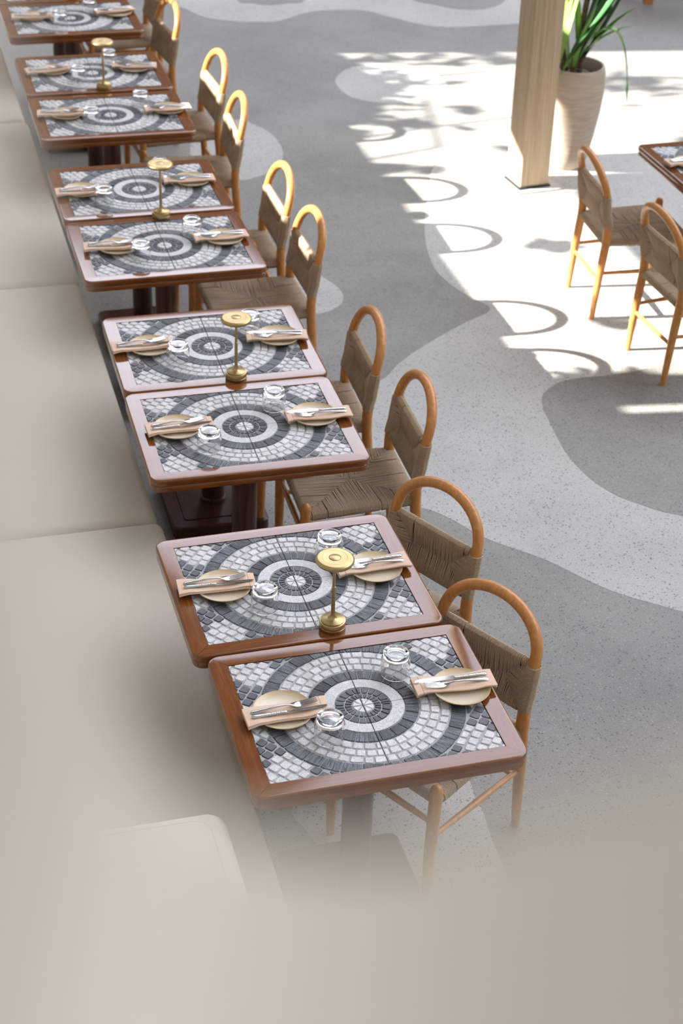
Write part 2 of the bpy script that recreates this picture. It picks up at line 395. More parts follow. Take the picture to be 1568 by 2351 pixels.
def make_seat():
    b = MB(); xf, xr, hf, hr, z = -.44, -.028, .205, .172, .405; R = .019
    C = Vector((-.235, 0, z+R-.010)); pitch = .0050
    cor = [Vector((xf,-hf,0)), Vector((xf,hf,0)), Vector((xr,hr,0)), Vector((xr,-hr,0))]
    for e in range(4):
        A, B = cor[e], cor[(e+1) % 4]; L = (B-A).length; d = (B-A)/L
        inn = Vector((0,0,1)).cross(d)
        if inn.dot(Vector((C.x,C.y,0))-A) < 0: inn = -inn
        n = int((L-.03)/pitch)
        proj = (Vector((C.x,C.y,0))-A).dot(d); dep = (Vector((C.x,C.y,0))-A).dot(inn)
        for k in range(n):
            s = .015+(k+.5)*(L-.03)/n+random.uniform(-.0004,.0004)
            fr = s/proj if s < proj else (L-s)/(L-proj)
            if random.random() < .05: continue
            base = A+d*s; dd = max(dep*fr, .004)
            path = []
            for a in (-100, -60, -10, 35, 70, 90):
                r = math.radians(a); path.append(base-inn*(R*math.cos(r))+Vector((0,0,z+R*math.sin(r))))
            jz = random.uniform(-.0026,.0012); wig = random.uniform(-.004,.004)
            for q in (.33, .66, 1.0):
                path.append(base+inn*dd*q+d*(wig*q*fr)+Vector((0,0,z+R+(jz-.0105*fr)*q)))
            sd = d if d.cross((path[-1]-path[-2]).normalized()).z > 0 else -d
            strand(b, path, sd, pitch*.5)
    for e in range(4):                       # cord-covered core under the weave
        A, B = cor[e], cor[(e+1) % 4]; b.tube([A+Vector((0,0,z)), B+Vector((0,0,z))], R-.0026, 10)
    ce = [c+Vector((0,0,z+R-.004)) for c in cor]+[C-Vector((0,0,.003))]
    b.add(ce, [(0,1,4),(1,2,4),(2,3,4),(3,0,4)], 0, False)
    ce = [c+Vector((0,0,z-R+.003)) for c in cor]; b.add(ce, [(0,1,2,3)], 0, False)
    return b
def make_back():
    b = MB(); hw, side = .183, .088; pitch = .0050; zt, zb = BZ+BH-.014, BZ-BH+.014; rr = .0145
    n = int(2*(hw-.022)/pitch)
    for sg in (1, -1):                       # cords that wrap the top and the bottom rail
        zr = zt if sg > 0 else zb
        for k in range(n):
            y = -(hw-.022)+(k+.5)*2*(hw-.022)/n+random.uniform(-.0004,.0004)
            if random.random() < .012: continue
            zi = BZ+sg*BH*max(0, abs(y)-side)/(hw-side)*.95
            px = pole_x(zr); path = []; w = random.uniform(-.003,.003)
            path.append((pole_x(zi)-.004, y+w, zi)); zm = (zi+zr)/2; path.append((pole_x(zm)-.0105, y+w*.5, zm))
            for a in (180, 145, 90, 35, 0):
                r = math.radians(a); path.append((px+rr*math.cos(r), y, zr+sg*rr*math.sin(r)))
            path.append((pole_x(zm)+.0105, y+w*.5, zm)); path.append((pole_x(zi)+.004, y+w, zi))
            strand(b, path, (0, -sg, 0), pitch*.5)
    m = int(2*(BH-.012)/pitch)
    for sg in (1, -1):                       # cords that wrap the poles
        for k in range(m):
            z = BZ-(BH-.012)+(k+.5)*2*(BH-.012)/m
            fr = 1-abs(z-BZ)/BH; yi = hw-.012-(hw-side-.012)*fr; px = pole_x(z); R = .0216; path = []
            dz = random.uniform(-.002,.002)
            path.append((px-.005, sg*yi, z+dz)); path.append((px-.016, sg*(yi*.45+hw*.55), z+dz*.4))
            for a in (120, 80, 40, 0, -40, -80, -120):
                r = math.radians(a); path.append((px-R*math.sin(r), sg*(hw+R*math.cos(r)), z))
            path.append((px+.016, sg*(yi*.45+hw*.55), z+dz*.4)); path.append((px+.005, sg*yi, z+dz))
            strand(b, path, (0, 0, sg), pitch*.5)
    b.add([(pole_x(zb), -hw, zb), (pole_x(zb), hw, zb), (pole_x(zt), hw, zt), (pole_x(zt), -hw, zt)], [(0,1,2,3)], 0, False)
    b.tube([(pole_x(zt), -hw+.02, zt), (pole_x(zt), hw-.02, zt)], rr-.0022, 12); b.tube([(pole_x(zb), -hw+.02, zb), (pole_x(zb), hw-.02, zb)], rr-.0022, 12)
    for sg in (1, -1): b.tube([(pole_x(z), sg*hw, z) for z in (BZ-BH+.013, BZ-.06, BZ-.03, BZ, BZ+.03, BZ+.06, BZ+BH-.013)], .0205, 14)
    return b
def make_chair():
    root = empty('dining_chair')
    hp = []; hr = []
    for z in (0, .08, .16, .24, .32, .40, .46, .52, .58, .63):
        hp.append((pole_x(z), -.183+.003*max(0, .2-z), z)); hr.append(.0135+.0075*min(1, z/.30)-.002*max(0,min(1,(z-.45)/.15)))
    for k in range(0, 25):
        a = PI*k/24
        hp.append((pole_x(.66)+.043*math.sin(a)**1.0, -.183*math.cos(a), .655+.146*math.sin(a)**.92)); hr.append(.0185)
    for z in (.63, .58, .52, .46, .40, .32, .24, .16, .08, 0):
        hp.append((pole_x(z), .183-.003*max(0, .2-z), z)); hr.append(.0135+.0075*min(1, z/.30)-.002*max(0,min(1,(z-.45)/.15)))
    h = MB(); h.tube(hp, hr, 16); h.build('hoop_frame', M['honey'], root)
    for sy in (1, -1):
        l = MB(); l.tube([(-.452, sy*.200, 0), (-.45, sy*.203, .18), (-.448, sy*.205, .33), (-.446, sy*.206, .436)], [.0135,.0180,.0200,.0198], 16, round_end=False)
        l.tube([(-.446, sy*.206, .436), (-.446, sy*.206, .440)], [.0195,.0195], 16, round_end=True)
        l.build('leg', M['honey'], root)
    def st(name, a, b_): q = MB(); m = [(a[i]+b_[i])/2 for i in range(3)]; q.tube([a, m, b_], [.0085,.0115,.0085], 12); q.build(name, M['honey'], root)
    st('stretcher', (-.449,-.203,.315), (-.449,.203,.315))
    st('stretcher', (pole_x(.2),-.182,.205), (pole_x(.2),.182,.205))
    for sy in (1, -1): st('stretcher', (-.45,sy*.202,.255), (pole_x(.24),sy*.182,.245))
    for z in (BZ+BH-.014, BZ-BH+.014):
        q = MB(); q.tube([(pole_x(z),-.178,z), (pole_x(z),.178,z)], .0113, 12); q.build('back_rail', M['honey'], root)
    make_seat().build('seat', M['cord'], root); make_back().build('backrest', M['cord'], root)
    return root

# ------------------------------------------------------------------ things on the tables
def make_lamp():
    root = empty('table_lamp')
    b = MB(); b.lathe([(.0385,.0),(.0395,.0015),(.0395,.0105),(.0388,.0112),(.0388,.0125),(.0395,.0132),(.0395,.0265),(.0385,.0280),(.0355,.0285),(.0348,.0285),(.0348,.0320),(.0335,.0330),(.016,.0335),(.0115,.0362),(.0085,.041),(.0070,.048),(.0062,.055)], 48, cap0=True); b.build('base', M['brass'], root)
    s = MB(); s.lathe([(.0060,.052),(.0060,.148),(.0048,.149),(.0048,.238)], 20); s.build('stem', M['brass'], root)
    h = MB(); h.lathe([(.006,.232),(.048,.233),(.0545,.236),(.0572,.241),(.0568,.2455),(.0535,.2495),(.0505,.2505),(.0490,.2507),(.0372,.2508),(.0368,.2504),(.0364,.2508),(.0180,.2508),(.0176,.2490)], 56); hd = h.build('lamp_head', M['brass'], root)
    g = MB(); g.lathe([(.0178,.2490),(.0166,.2490),(.0166,.2490)], 32, mat=1); g.lathe([(.0165,.2485),(.0165,.2508),(.0155,.2513),(.0001,.2513)], 32); g.build('touch_button', [M['brass'], M['brass_dark']], hd)
    return root
def make_plate():
    b = MB(); b.lathe([(.0001,.0035),(.045,.0036),(.062,.0052),(.074,.0095),(.0815,.0150),(.0835,.0163),(.0845,.0155),(.0835,.0135),(.077,.0075),(.066,.0025),(.050,.0004),(.047,.0),(.0001,.0008)], 64)
    return b
def make_napkin(seed):
    rnd = random.Random(seed); b = MB(); th = .00085; L = 25; loops = []
    ph = [rnd.uniform(0,6) for _ in range(6)]
    for i in range(L):
        t = i/(L-1); x = -.118+.236*t; e = abs(x)/.118
        z0 = .0172-.0035*(1-min(1, (abs(x)/.075)**2))-(.0055*((abs(x)-.085)/.033)**1.5 if abs(x) > .085 else 0)
        wd = .036+.0015*math.sin(9*t+ph[0])+(.0035*max(0, e-.7)/.3)
        op = 1+.9*max(0, t-.72)/.28+.5*max(0, .2-t)/.2            # layers open out at the ends
        sh = .0025*math.sin(7*t+ph[1])
        y1, y0 = wd+sh, -wd+sh
        cl = []                               # centre line of the folded sheet, seen end on
        def bend(cy, cz, r, a0, a1):
            for k in range(5):
                a = math.radians(a0+(a1-a0)*k/4); cl.append((cy+r*.9*math.cos(a), cz+r*math.sin(a)))
        h = .0016*op
        cl.append((y1-.004, 0)); cl.append((0, .0004*math.sin(5*t+ph[2]))); bend(y0+h, h, h, 270, 90)
        cl.append((0, 2*h+.0005*math.sin(6*t+ph[3]))); bend(y1-h*1.2, 3.1*h, h*1.1, -90, 90)
        cl.append((0, 4.3*h+.0006*math.sin(8*t+ph[4]))); bend(y0+1.6*h+.001, 3.2*h, h*1.15, 90, 180)
        pts = []; n = len(cl)
        nr = []
        for k in range(n):
            a, c = cl[max(k-1,0)], cl[min(k+1,n-1)]; dy, dz = c[0]-a[0], c[1]-a[1]; l = math.hypot(dy,dz) or 1; nr.append((-dz/l, dy/l))
        for k in range(n): pts.append((x, cl[k][0]+nr[k][0]*th, z0+th+cl[k][1]+nr[k][1]*th))
        for k in range(n-1,-1,-1): pts.append((x, cl[k][0]-nr[k][0]*th, z0+th+cl[k][1]-nr[k][1]*th))
        loops.append(pts)
    b.loft(loops, 0, True, True)
    return b
def flat_loop(x, hw, z, t, n=10):
    return [(x, hw*math.cos(2*PI*k/n), z+t*math.sin(2*PI*k/n)) for k in range(n)]
def make_fork():
    root = empty('fork')
    b = MB(); st = [(-.095,.002,.0035,.0012),(-.093,.0065,.0036,.0018),(-.088,.0086,.0036,.0021),(-.075,.0078,.0042,.0021),(-.05,.0052,.0064,.0022),(-.02,.0034,.0085,.0023),(.005,.0028,.0088,.0022),(.016,.0034,.0074,.0020),(.024,.0075,.0052,.0014),(.032,.0112,.0036,.0012),(.040,.0124,.0030,.0011),(.048,.0122,.0032,.0010)]
    b.loft([flat_loop(*s) for s in st], 0, True, True); b.build('handle', M['steel'], root)
    t = MB()
    for k in range(4):
        y = (k-1.5)*.0064
        t.loft([[(x, y+sy*w, z+sz*.0009) for sy, sz in ((-1,-1),(1,-1),(1,1),(-1,1))] for x, w, z in ((.046,.0024,.0032),(.060,.0020,.0042),(.075,.0017,.0066),(.090,.0013,.0100),(.0945,.0006,.0112))], 0, True, True, False)
    t.build('tines', M['steel'], root)
    return root
def make_knife():
    root = empty('knife')
    h = MB(); st = [(-.107,.002,.004,.002),(-.105,.0062,.004,.0032),(-.099,.0078,.004,.0036),(-.085,.0068,.004,.0034),(-.05,.0056,.004,.0034),(-.022,.0048,.004,.0034),(-.012,.0062,.004,.0040),(-.009,.0050,.004,.0034)]
    h.loft([flat_loop(*s) for s in st], 0, True, True); h.build('handle', M['steel_emb'], root)
    b = MB(); prof = [(-.010,-.0048,.0045),(.0,-.0068,.0050),(.02,-.0086,.0056),(.05,-.0094,.0062),(.078,-.0094,.0064),(.094,-.0080,.0062),(.104,-.0045,.0056),(.108,.001,.0040)]
    b.loft([[(x, y0, .0072), (x, (y0+y1)/2, .0058), (x, y1, .0042), (x, y1, .0030), (x, (y0+y1)/2, .0040)] for x, y0, y1 in prof], 0, True, True, False); b.build('blade', M['steel'], root)
    return root
def make_glass():
    b = MB(); b.lathe([(.0001,.0735),(.0265,.0735),(.0290,.0755),(.0330,.0765),(.0362,.0755),(.0375,.0725),(.0370,.0680),(.0356,.0650),(.0362,.0622),(.0400,.0575),(.0420,.0510),(.0424,.0400),(.0420,.0200),(.0412,.0030),(.0406,.0004),(.0396,.0004),(.0392,.0030),(.0400,.0200),(.0402,.0400),(.0396,.0490),(.0370,.0555),(.0300,.0585),(.0001,.0595)][::-1], 48)
    return b

# ------------------------------------------------------------------ setting
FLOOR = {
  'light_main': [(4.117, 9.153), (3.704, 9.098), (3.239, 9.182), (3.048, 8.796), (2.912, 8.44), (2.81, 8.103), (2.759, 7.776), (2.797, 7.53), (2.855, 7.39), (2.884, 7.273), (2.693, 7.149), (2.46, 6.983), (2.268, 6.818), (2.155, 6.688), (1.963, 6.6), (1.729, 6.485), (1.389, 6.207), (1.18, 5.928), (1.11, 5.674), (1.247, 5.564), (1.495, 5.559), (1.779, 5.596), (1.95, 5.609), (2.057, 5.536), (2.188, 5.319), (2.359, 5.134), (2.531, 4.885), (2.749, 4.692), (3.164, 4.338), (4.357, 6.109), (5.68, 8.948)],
  'dark_a': [(4.466, 6.723), (3.679, 6.715), (3.492, 6.592), (3.373, 6.527), (3.21, 6.508), (3.058, 6.512), (2.939, 6.485), (2.837, 6.4), (2.795, 6.305), (2.771, 6.149), (2.746, 5.884), (2.764, 5.679), (2.819, 5.526), (2.895, 5.43), (3.033, 5.309), (3.608, 4.972)],
  'light_c': [(3.001, 10.693), (3.102, 10.898), (3.269, 11.007), (3.481, 10.991), (3.671, 10.85), (3.734, 10.616), (3.695, 10.448), (3.543, 10.303), (3.344, 10.237), (3.153, 10.286), (3.019, 10.433)],
  'light_d': [(2.201, 10.127), (2.291, 10.034), (2.363, 9.868), (2.378, 9.643), (2.336, 9.435), (2.235, 9.265), (2.111, 9.179), (2.016, 9.156), (1.849, 9.213), (1.788, 9.428), (1.924, 9.983)],
  'light_e': [(2.12, 7.846), (2.177, 7.755), (2.205, 7.645), (2.196, 7.544), (2.142, 7.454), (2.038, 7.401), (1.949, 7.443), (1.905, 7.627), (1.975, 7.821)],
  'light_f': [(2.438, 13.473), (2.258, 12.68), (2.34, 12.427), (2.429, 12.222), (2.57, 12.127), (2.719, 12.073), (2.942, 12.059), (3.177, 12.215), (3.337, 12.255), (3.61, 12.214), (3.787, 12.015), (3.932, 11.834), (4.1, 11.735), (4.361, 11.716), (4.667, 11.721), (5.041, 11.716), (5.429, 11.984), (5.846, 12.993)],
  'dark_f': [(2.903, 13.285), (2.755, 12.607), (2.849, 12.504), (2.967, 12.442), (3.106, 12.465), (3.257, 12.532), (3.429, 13.21)],
  'dark_g': [(4.182, 12.981), (4.061, 12.469), (4.201, 12.257), (4.363, 12.122), (4.567, 12.114), (4.775, 12.307), (4.977, 12.867)],
  'light_h': [(1.059, 3.99), (1.07, 3.875), (1.09, 3.761), (1.057, 3.505), (1.553, 3.388), (1.639, 3.752), (1.645, 3.897), (1.637, 4.007), (1.45, 4.184), (1.238, 4.187)],
}

def poly_plate(b, pts, z0, z1, m=0):
    n = len(pts); b.add([(x,y,z0) for x,y in pts]+[(x,y,z1) for x,y in pts], [(i,(i+1)%n,n+(i+1)%n,n+i) for i in range(n)], m, False)
    import mathutils
    tri = mathutils.geometry.tessellate_polygon([[Vector((x,y,0)) for x,y in pts]])
    b.add([(x,y,z1) for x,y in pts], [tuple(t) for t in tri], m, False)
def build_floor():
    b = MB(); b.box(-3, 14, -3, 20, -.2, 0)
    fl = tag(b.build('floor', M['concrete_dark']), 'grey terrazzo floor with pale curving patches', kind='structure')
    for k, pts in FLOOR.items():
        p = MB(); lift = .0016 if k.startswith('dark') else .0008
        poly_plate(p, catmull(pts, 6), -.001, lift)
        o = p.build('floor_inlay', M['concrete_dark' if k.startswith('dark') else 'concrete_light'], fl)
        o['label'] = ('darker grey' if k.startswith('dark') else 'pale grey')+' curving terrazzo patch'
build_floor()
SUN = Vector((1.39, -.19, -.81)).normalized()
WX = -.9
def build_walls():
    b = MB()                                  # unseen wall added for shade; bands and slots cut to shape the sun
    b.box(WX-.15, WX, 9.58, 9.98, 4.45, 6.5)
    for y0, y1, z0, z1, zt in ((-3, 6.71, 6.5, 6.5, 6.5), (6.71, 6.79, 2.36, 2.84, 2.84), (6.79, 7.06, 6.5, 6.5, 6.5), (7.06, 9.3, 2.19, 2.84, 2.86), (9.3, 9.58, 2.19, 2.86, 3.0), (9.98, 11.85, 2.19, 3.95, 3.95), (11.85, 18, 6.5, 6.5, 6.5)):
        b.box(WX-.15, WX, y0, y1, 0, z0)
        if z0 < 6: b.add([(x, y, z) for x in (WX-.15, WX) for y, z in ((y0, z1), (y1, zt), (y1, 6.5), (y0, 6.5))], [(0,1,2,3), (4,5,6,7), (0,1,5,4), (1,2,6,5), (2,3,7,6), (3,0,4,7)], 0, False)
    b.box(WX-.15, WX, 9.58, 9.98, 0, 2.19); b.box(WX-.15, WX, 9.58, 9.98, 3.28, 3.62); b.box(WX-.15, WX, 9.74, 9.80, 3.6, 4.5)  # upper slot added so sun reaches the plant leaves
    tag(b.build('shade_wall_left', M['wall']), 'unseen plastered side wall added for shade, openings cut to shape the sun', kind='structure')
    # the balcony edge the photograph looks over: a solid plaster parapet with a rounded inner corner
    R = Vector((.95887, -.28383, 0)); F = Vector((.28383, .95887, 0))
    P0 = [(-.0481, 3.7556), (-.0479, 3.7364), (-.0464, 3.7233), (-.0446, 3.7121), (-.0427, 3.696), (-.0411, 3.6709), (-.0392, 3.6488), (-.0361, 3.6261), (-.029, 3.6105), (-.016, 3.6043), (0.0006, 3.6034), (0.017, 3.6062), (0.0368, 3.6137), (0.0538, 3.6218), (0.0682, 3.6283)]
    P = [(s*.565, 3.7967+(z-3.7967)*.565+.0010) for s, z in P0]
    cur = [(-.0275, 4.3), (-.0275, 3.85)]+P+[(.07, 3.712), (.3, 3.72), (1.6, 3.72)]
    pts = []
    L = len(cur)
    for i in range(L-1):
        p0, p1, p2, p3 = [Vector((*cur[min(max(i+k,0),L-1)], 0)) for k in (-1,0,1,2)]
        for s in range(5):
            t = s/5; q = .5*((2*p1)+(p2-p0)*t+(2*p0-5*p1+4*p2-p3)*t*t+(3*p1-p0-3*p2+p3)*t**3); pts.append((q.x, q.y))
    pts.append(cur[-1]); pts += [(1.6, 0), (-1.1, 0), (-1.1, 4.3)]
    b = MB(); n = len(pts); d0, d1 = .035, .113
    at = lambda p, d: tuple(R*p[0]+F*d+Vector((0,0,p[1])))
    b.add([at(p, d0) for p in pts]+[at(p, d1) for p in pts], [(i,(i+1)%n,n+(i+1)%n,n+i) for i in range(n)], 0, False)
    import mathutils
    tri = mathutils.geometry.tessellate_polygon([[Vector((x,y,0)) for x,y in pts]])
    b.add([at(p, d0) for p in pts], [tuple(t) for t in tri], 0, False); b.add([at(p, d1) for p in pts], [tuple(t) for t in tri], 0, False)
    tag(b.build('wall_front', M['plaster']), 'cream plaster balcony parapet, blurred in the near foreground', kind='structure')
build_walls()
def build_post():
    b = MB(); o = lambda s, z, r=.006: [(x, y, z) for x, y in rrect(s, s, r, 3)]
    b.loft([o(.183, .022), o(.183, 5.2)], 0, True, True, False)
    c = b.build('column', M['timber'], loc=(3.652, 8.812, 0)); c.rotation_euler = (0, math.radians(-.6), math.radians(6)); tag(c, 'square pale timber column beside the potted plant', kind='structure')
    p = MB(); p.loft([o(.30, .001), o(.30, .010)], 0, True, True, False); p.build('base_plate', M['concrete_light'], c)
    p = MB(); p.loft([o(.205, .010), o(.205, .018), o(.184, .024)], 0, True, True, False); p.build('sealant_strip', M['rubber'], c)
build_post()
def build_shade_hedge():
    rnd = random.Random(3); b = MB()
    def leaf(c, s):
        u = Vector((rnd.gauss(0,1), rnd.gauss(0,1), rnd.gauss(0,1))).normalized(); v = u.orthogonal().normalized(); w = s*.45
        b.add([c-u*s, c-u*s*.3+v*w, c+u*s*.4+v*w*.8, c+u*s, c+u*s*.4-v*w*.8, c-u*s*.3-v*w], [(0,1,2,3,4,5)], 0, False)
    def clump(y, z, r, n, s=.062):
        for _ in range(n):
            d = Vector((rnd.gauss(0,.5), rnd.gauss(0,.6), rnd.gauss(0,.6)))*r; leaf(Vector((WX-.5, y, z))+d, s*rnd.uniform(.6,1.2))
    y = 6.7
    while y < 11.9:                           # unseen leaf clumps placed to set the shade edge and dapple
        t = min(1, max(0, (y-10.2)/.35)); clump(y, 2.222+.16*t+.09*min(1,max(0,(y-10.6)/.3))+rnd.uniform(-.04,.05), .09+.05*t, 40+int(24*t)); y += .09
    for z in (2.2, 2.4, 2.6, 2.8): clump(7.08+rnd.uniform(-.04,.06), z, .10, 26)
    for y, z, r, n in ((7.9,2.22,.08,30),(9.72,2.34,.07,40),(9.76,2.5,.06,30),(9.74,2.66,.04,16),(10.30,2.44,.09,40),(10.5,2.72,.10,24),(10.9,2.46,.18,80),(11.25,2.72,.17,50),(11.6,2.50,.2,90),(11.75,2.9,.16,40),(10.75,2.95,.08,14),(8.6,2.86,.07,24),(7.7,2.85,.06,20),(10.2,3.85,.16,50),(11.2,3.7,.2,60),(10.0,3.05,.05,10),(11.1,2.5,.2,90),(11.5,2.62,.2,90),(10.75,2.6,.14,50),(11.75,3.3,.12,40)):
        clump(y, z, r, int(n*.62), .085)
    for a, c in (((10.0,2.1),(10.7,3.3)), ((10.7,3.3),(11.6,3.8)), ((9.5,2.0),(10.1,2.75)), ((11.0,2.2),(11.5,3.2)), ((10.1,2.75),(10.95,2.85))):
        b.tube([(WX-.5, a[0], a[1]), (WX-.48, (a[0]+c[0])/2+.05, (a[1]+c[1])/2), (WX-.5, c[0], c[1])], .012, 6)
    b.box(WX-.75, WX-.3, 6.6, 12, 0, 2.02)
    tag(b.build('shade_hedge', M['shade_hedge']), 'unseen leafy foliage placed outside the wall to shade and dapple the sunlight', 'shade_hedge', kind='stuff')
build_shade_hedge()

# ------------------------------------------------------------------ bench
def rbox(b, x0, x1, y0, y1, z0, z1, r, crown=0.0, n=5):
    """upholstered block: rounded plan, rounded top edge, slightly crowned top"""
    cx, cy = (x0+x1)/2, (y0+y1)/2; w, d = x1-x0, y1-y0
    lp = lambda i, z, s=1: [(cx+x, cy+y, z) for x, y in rrect(w-2*i, d-2*i, max(r-i, .004), n)]
    loops = [lp(.004, z0), lp(0, z0+.01), lp(0, z1-r)]
    for k in range(1, 6):
        a = PI/2*k/5; loops.append(lp(r*(1-math.cos(a))*.98, z1-r+r*math.sin(a)))
    loops.append([(cx+x, cy+y, z1+crown) for x, y in rrect((w-2*r)*.6, (d-2*r)*.8, .004, n)])
    b.loft(loops, 0, True, True)
def build_bench():
    root = empty('banquette', (.35, 7.0, 0)); off = Vector((-.35, -7.0, 0))
    def part(name, f, mt='uphol'):
        b = MB(); f(b); b.v = [tuple(Vector(p)+off) for p in b.v]; return b.build(name, M[mt], root)
    part('plinth', lambda b: b.box(-.12, .775, 2.5, 11.4, 0, .14), 'uphol')
    part('seat_base', lambda b: rbox(b, -.12, .815, 2.5, 11.4, .13, .31, .02))
    for y0, y1, dx in ((2.5, 5.085, .01), (5.10, 7.10, 0), (7.115, 9.17, .005), (9.185, 11.4, -.005)):
        part('seat_cushion', lambda b: rbox(b, .03, .828+dx, y0, y1, .305, .425+dx*.6, .035, .012))
    for y0, y1 in ((3.37, 5.085), (5.10, 7.10), (7.115, 9.17), (9.185, 11.4)):
        part('back_cushion', lambda b: rbox(b, -.14, .06, y0, y1, .42, .86, .05))
    ar = part('armrest', lambda b: rbox(b, -.14, .70, 2.53, 3.355, .42, .655, .055, .004, 8))
    b = MB(); c = rrect(.84-.10, .825-.10, .05, 8); b.tube([Vector((.28+x, 2.9425+y, .653))+off for x, y in c]+[Vector((.28+c[0][0], 2.9425+c[0][1], .653))+off], .0028, 6); b.build('piping', M['uphol'], ar)
    tag(root, 'long cream upholstered bench running along the left side of the tables', 'bench')
build_bench()

# ------------------------------------------------------------------ tables and what stands on them
TAB = [(1.1403, 3.5614, 0.38), (1.1008, 4.1853, 0.77), (1.1526, 5.1423, -0.55), (1.1632, 5.7643, -0.55), (1.152, 6.715, 0.18), (1.1496, 7.3477, 0.21), (1.1688, 8.3205, -0.36), (1.1728, 8.9677, -0.24), (1.1863, 9.9373, 0.17), (1.19, 10.575, 0.2)]
ORD = ['nearest', 'second', 'third', 'fourth', 'fifth', 'sixth', 'seventh', 'eighth', 'ninth', 'tenth and farthest']
PS={
1:[([0.913, 3.573], [0.919, 3.556], 1.5, 0.234, [1.012, 3.446]), ([1.427, 3.562], [1.41, 3.577], -1.6, 0.255, [1.268, 3.679])],
2:[([0.875, 4.186], [0.854, 4.19], -3.3, 0.231, [0.977, 4.068]), ([1.356, 4.185], [1.347, 4.188], 2.7, 0.229, [1.238, 4.301])],
3:[([0.914, 5.16], [0.923, 5.153], 1.3, 0.241, [1.0, 5.016]), ([1.409, 5.15], [1.421, 5.114], -1.8, 0.235, [1.284, 5.25])],
4:[([0.929, 5.786], [0.901, 5.783], -0.4, 0.233, [1.015, 5.669]), ([1.424, 5.772], [1.416, 5.739], -6.8, 0.232, [1.332, 5.863])],
5:[([0.949, 6.709], [0.925, 6.704], -4.5, 0.222, [1.031, 6.599]), ([1.411, 6.72], [1.397, 6.707], 1.8, 0.232, [1.287, 6.801])],
6:[([0.891, 7.347], [0.885, 7.32], -0.9, 0.216, [0.97, 7.212]), ([1.4, 7.382], [1.385, 7.355], -1.6, 0.242, [1.272, 7.491])],
7:[([0.949, 8.337], [0.923, 8.331], -6.3, 0.21, [1.059, 8.228]), ([1.464, 8.326], [1.456, 8.292], 1.8, 0.235, [1.339, 8.425])],
8:[([0.97, 9.01], [0.939, 8.996], 6.6, 0.244, [1.084, 8.863]), ([1.401, 8.985], [1.401, 8.981], -9.2, 0.24, [1.279, 9.095])],
9:[([0.975, 9.958], [0.967, 9.934], -4.7, 0.239, [1.115, 9.835]), ([1.464, 9.962], [1.447, 9.986], 10.6, 0.243, [1.312, 10.05])],
}

proto = make_table(); used = []
for i, (x, y, a) in enumerate(TAB):
    inst(proto, used, (x, y, 0), math.radians(a), f'mosaic-topped wooden dining table, {ORD[i]} from the front in the row along the bench', 'table', 'mosaic tables along the bench')
TR = (4.045, 7.163)
inst(proto, used, (TR[0], TR[1], 0), math.radians(1.5), 'mosaic-topped wooden table alone at the right edge, beside the sunlit chairs', 'table', None)
lamp = make_lamp(); ul = []
for i, (x, y, lab) in enumerate(((1.149, 3.928, 'brass cordless table lamp between the nearest two tables'), (1.198, 5.492, 'brass cordless table lamp between the third and fourth tables'), (1.19, 7.009, 'brass cordless table lamp between the fifth and sixth tables'), (1.195, 8.708, 'brass cordless table lamp between the seventh and eighth tables'), (1.25, 10.335, 'brass table lamp at the top edge, on the tenth table'))):
    inst(lamp, ul, (x, y, ZT), random.uniform(-.4, .4), lab, 'lamp', 'brass lamps on the tables')
plate_me = make_plate().data('side_plate', M['plate']); nap_me = [make_napkin(s).data('napkin', M['napkin']) for s in (1, 2, 3, 4)]
glass_me = make_glass().data('water_glass', M['glass'])
fork = make_fork(); knife = make_knife(); uf = []; uk = []
def link(me, name, loc, rz, label, cat, group):
    o = bpy.data.objects.new(name, me); COL.objects.link(o); o.location = loc; o.rotation_euler = (0, 0, rz); return tag(o, label, cat, group)
def setting(side, n, pl, nc, ang, gl, tname, sc=1.0):
    s = 'bench' if side == 0 else 'chair'
    where = f'on the {s} side of the {tname} table'
    rz = math.radians(ang)+(PI if side else 0)
    link(plate_me, 'side_plate', (pl[0], pl[1], ZT), random.uniform(0, 6), f'sand-coloured stoneware side plate {where}', 'plate', 'side plates on the tables')
    link(nap_me[n % 4], 'napkin', (nc[0], nc[1], ZT), rz, f'folded beige napkin across the plate {where}', 'napkin', 'folded napkins on the plates')
    c, s_ = math.cos(rz), math.sin(rz)
    at = lambda x, y, z: (nc[0]+c*x-s_*y, nc[1]+s_*x+c*y, ZT+z)
    spread = (random.uniform(.02, .07) if side == 0 else random.uniform(-.03, .05))
    inst(fork, uf, at(-.004, .012, .0255), rz+spread, f'steel fork on the napkin {where}', 'fork', 'forks on the napkins')
    inst(knife, uk, at(.006, -.011, .0250), rz+random.uniform(-.02, .03), f'steel knife on the napkin {where}', 'knife', 'knives on the napkins')
    if gl: link(glass_me, 'water_glass', (gl[0], gl[1], ZT), random.uniform(0, 6), f'upturned clear tumbler {where}', 'glass', 'upturned tumblers on the tables')
k = 0
for i in range(9):
    for side in (0, 1):
        pl, nc, ang, ln, gl = PS[i+1][side]
        if side == 1: nc = (nc[0], (nc[1]+pl[1])/2+.006)
        setting(side, k, pl, nc, ang, gl, ORD[i]); k += 1
setting(0, 2, (TR[0]-.235, TR[1]), (TR[0]-.245, TR[1]+.004), 3, None, 'lone right-hand')

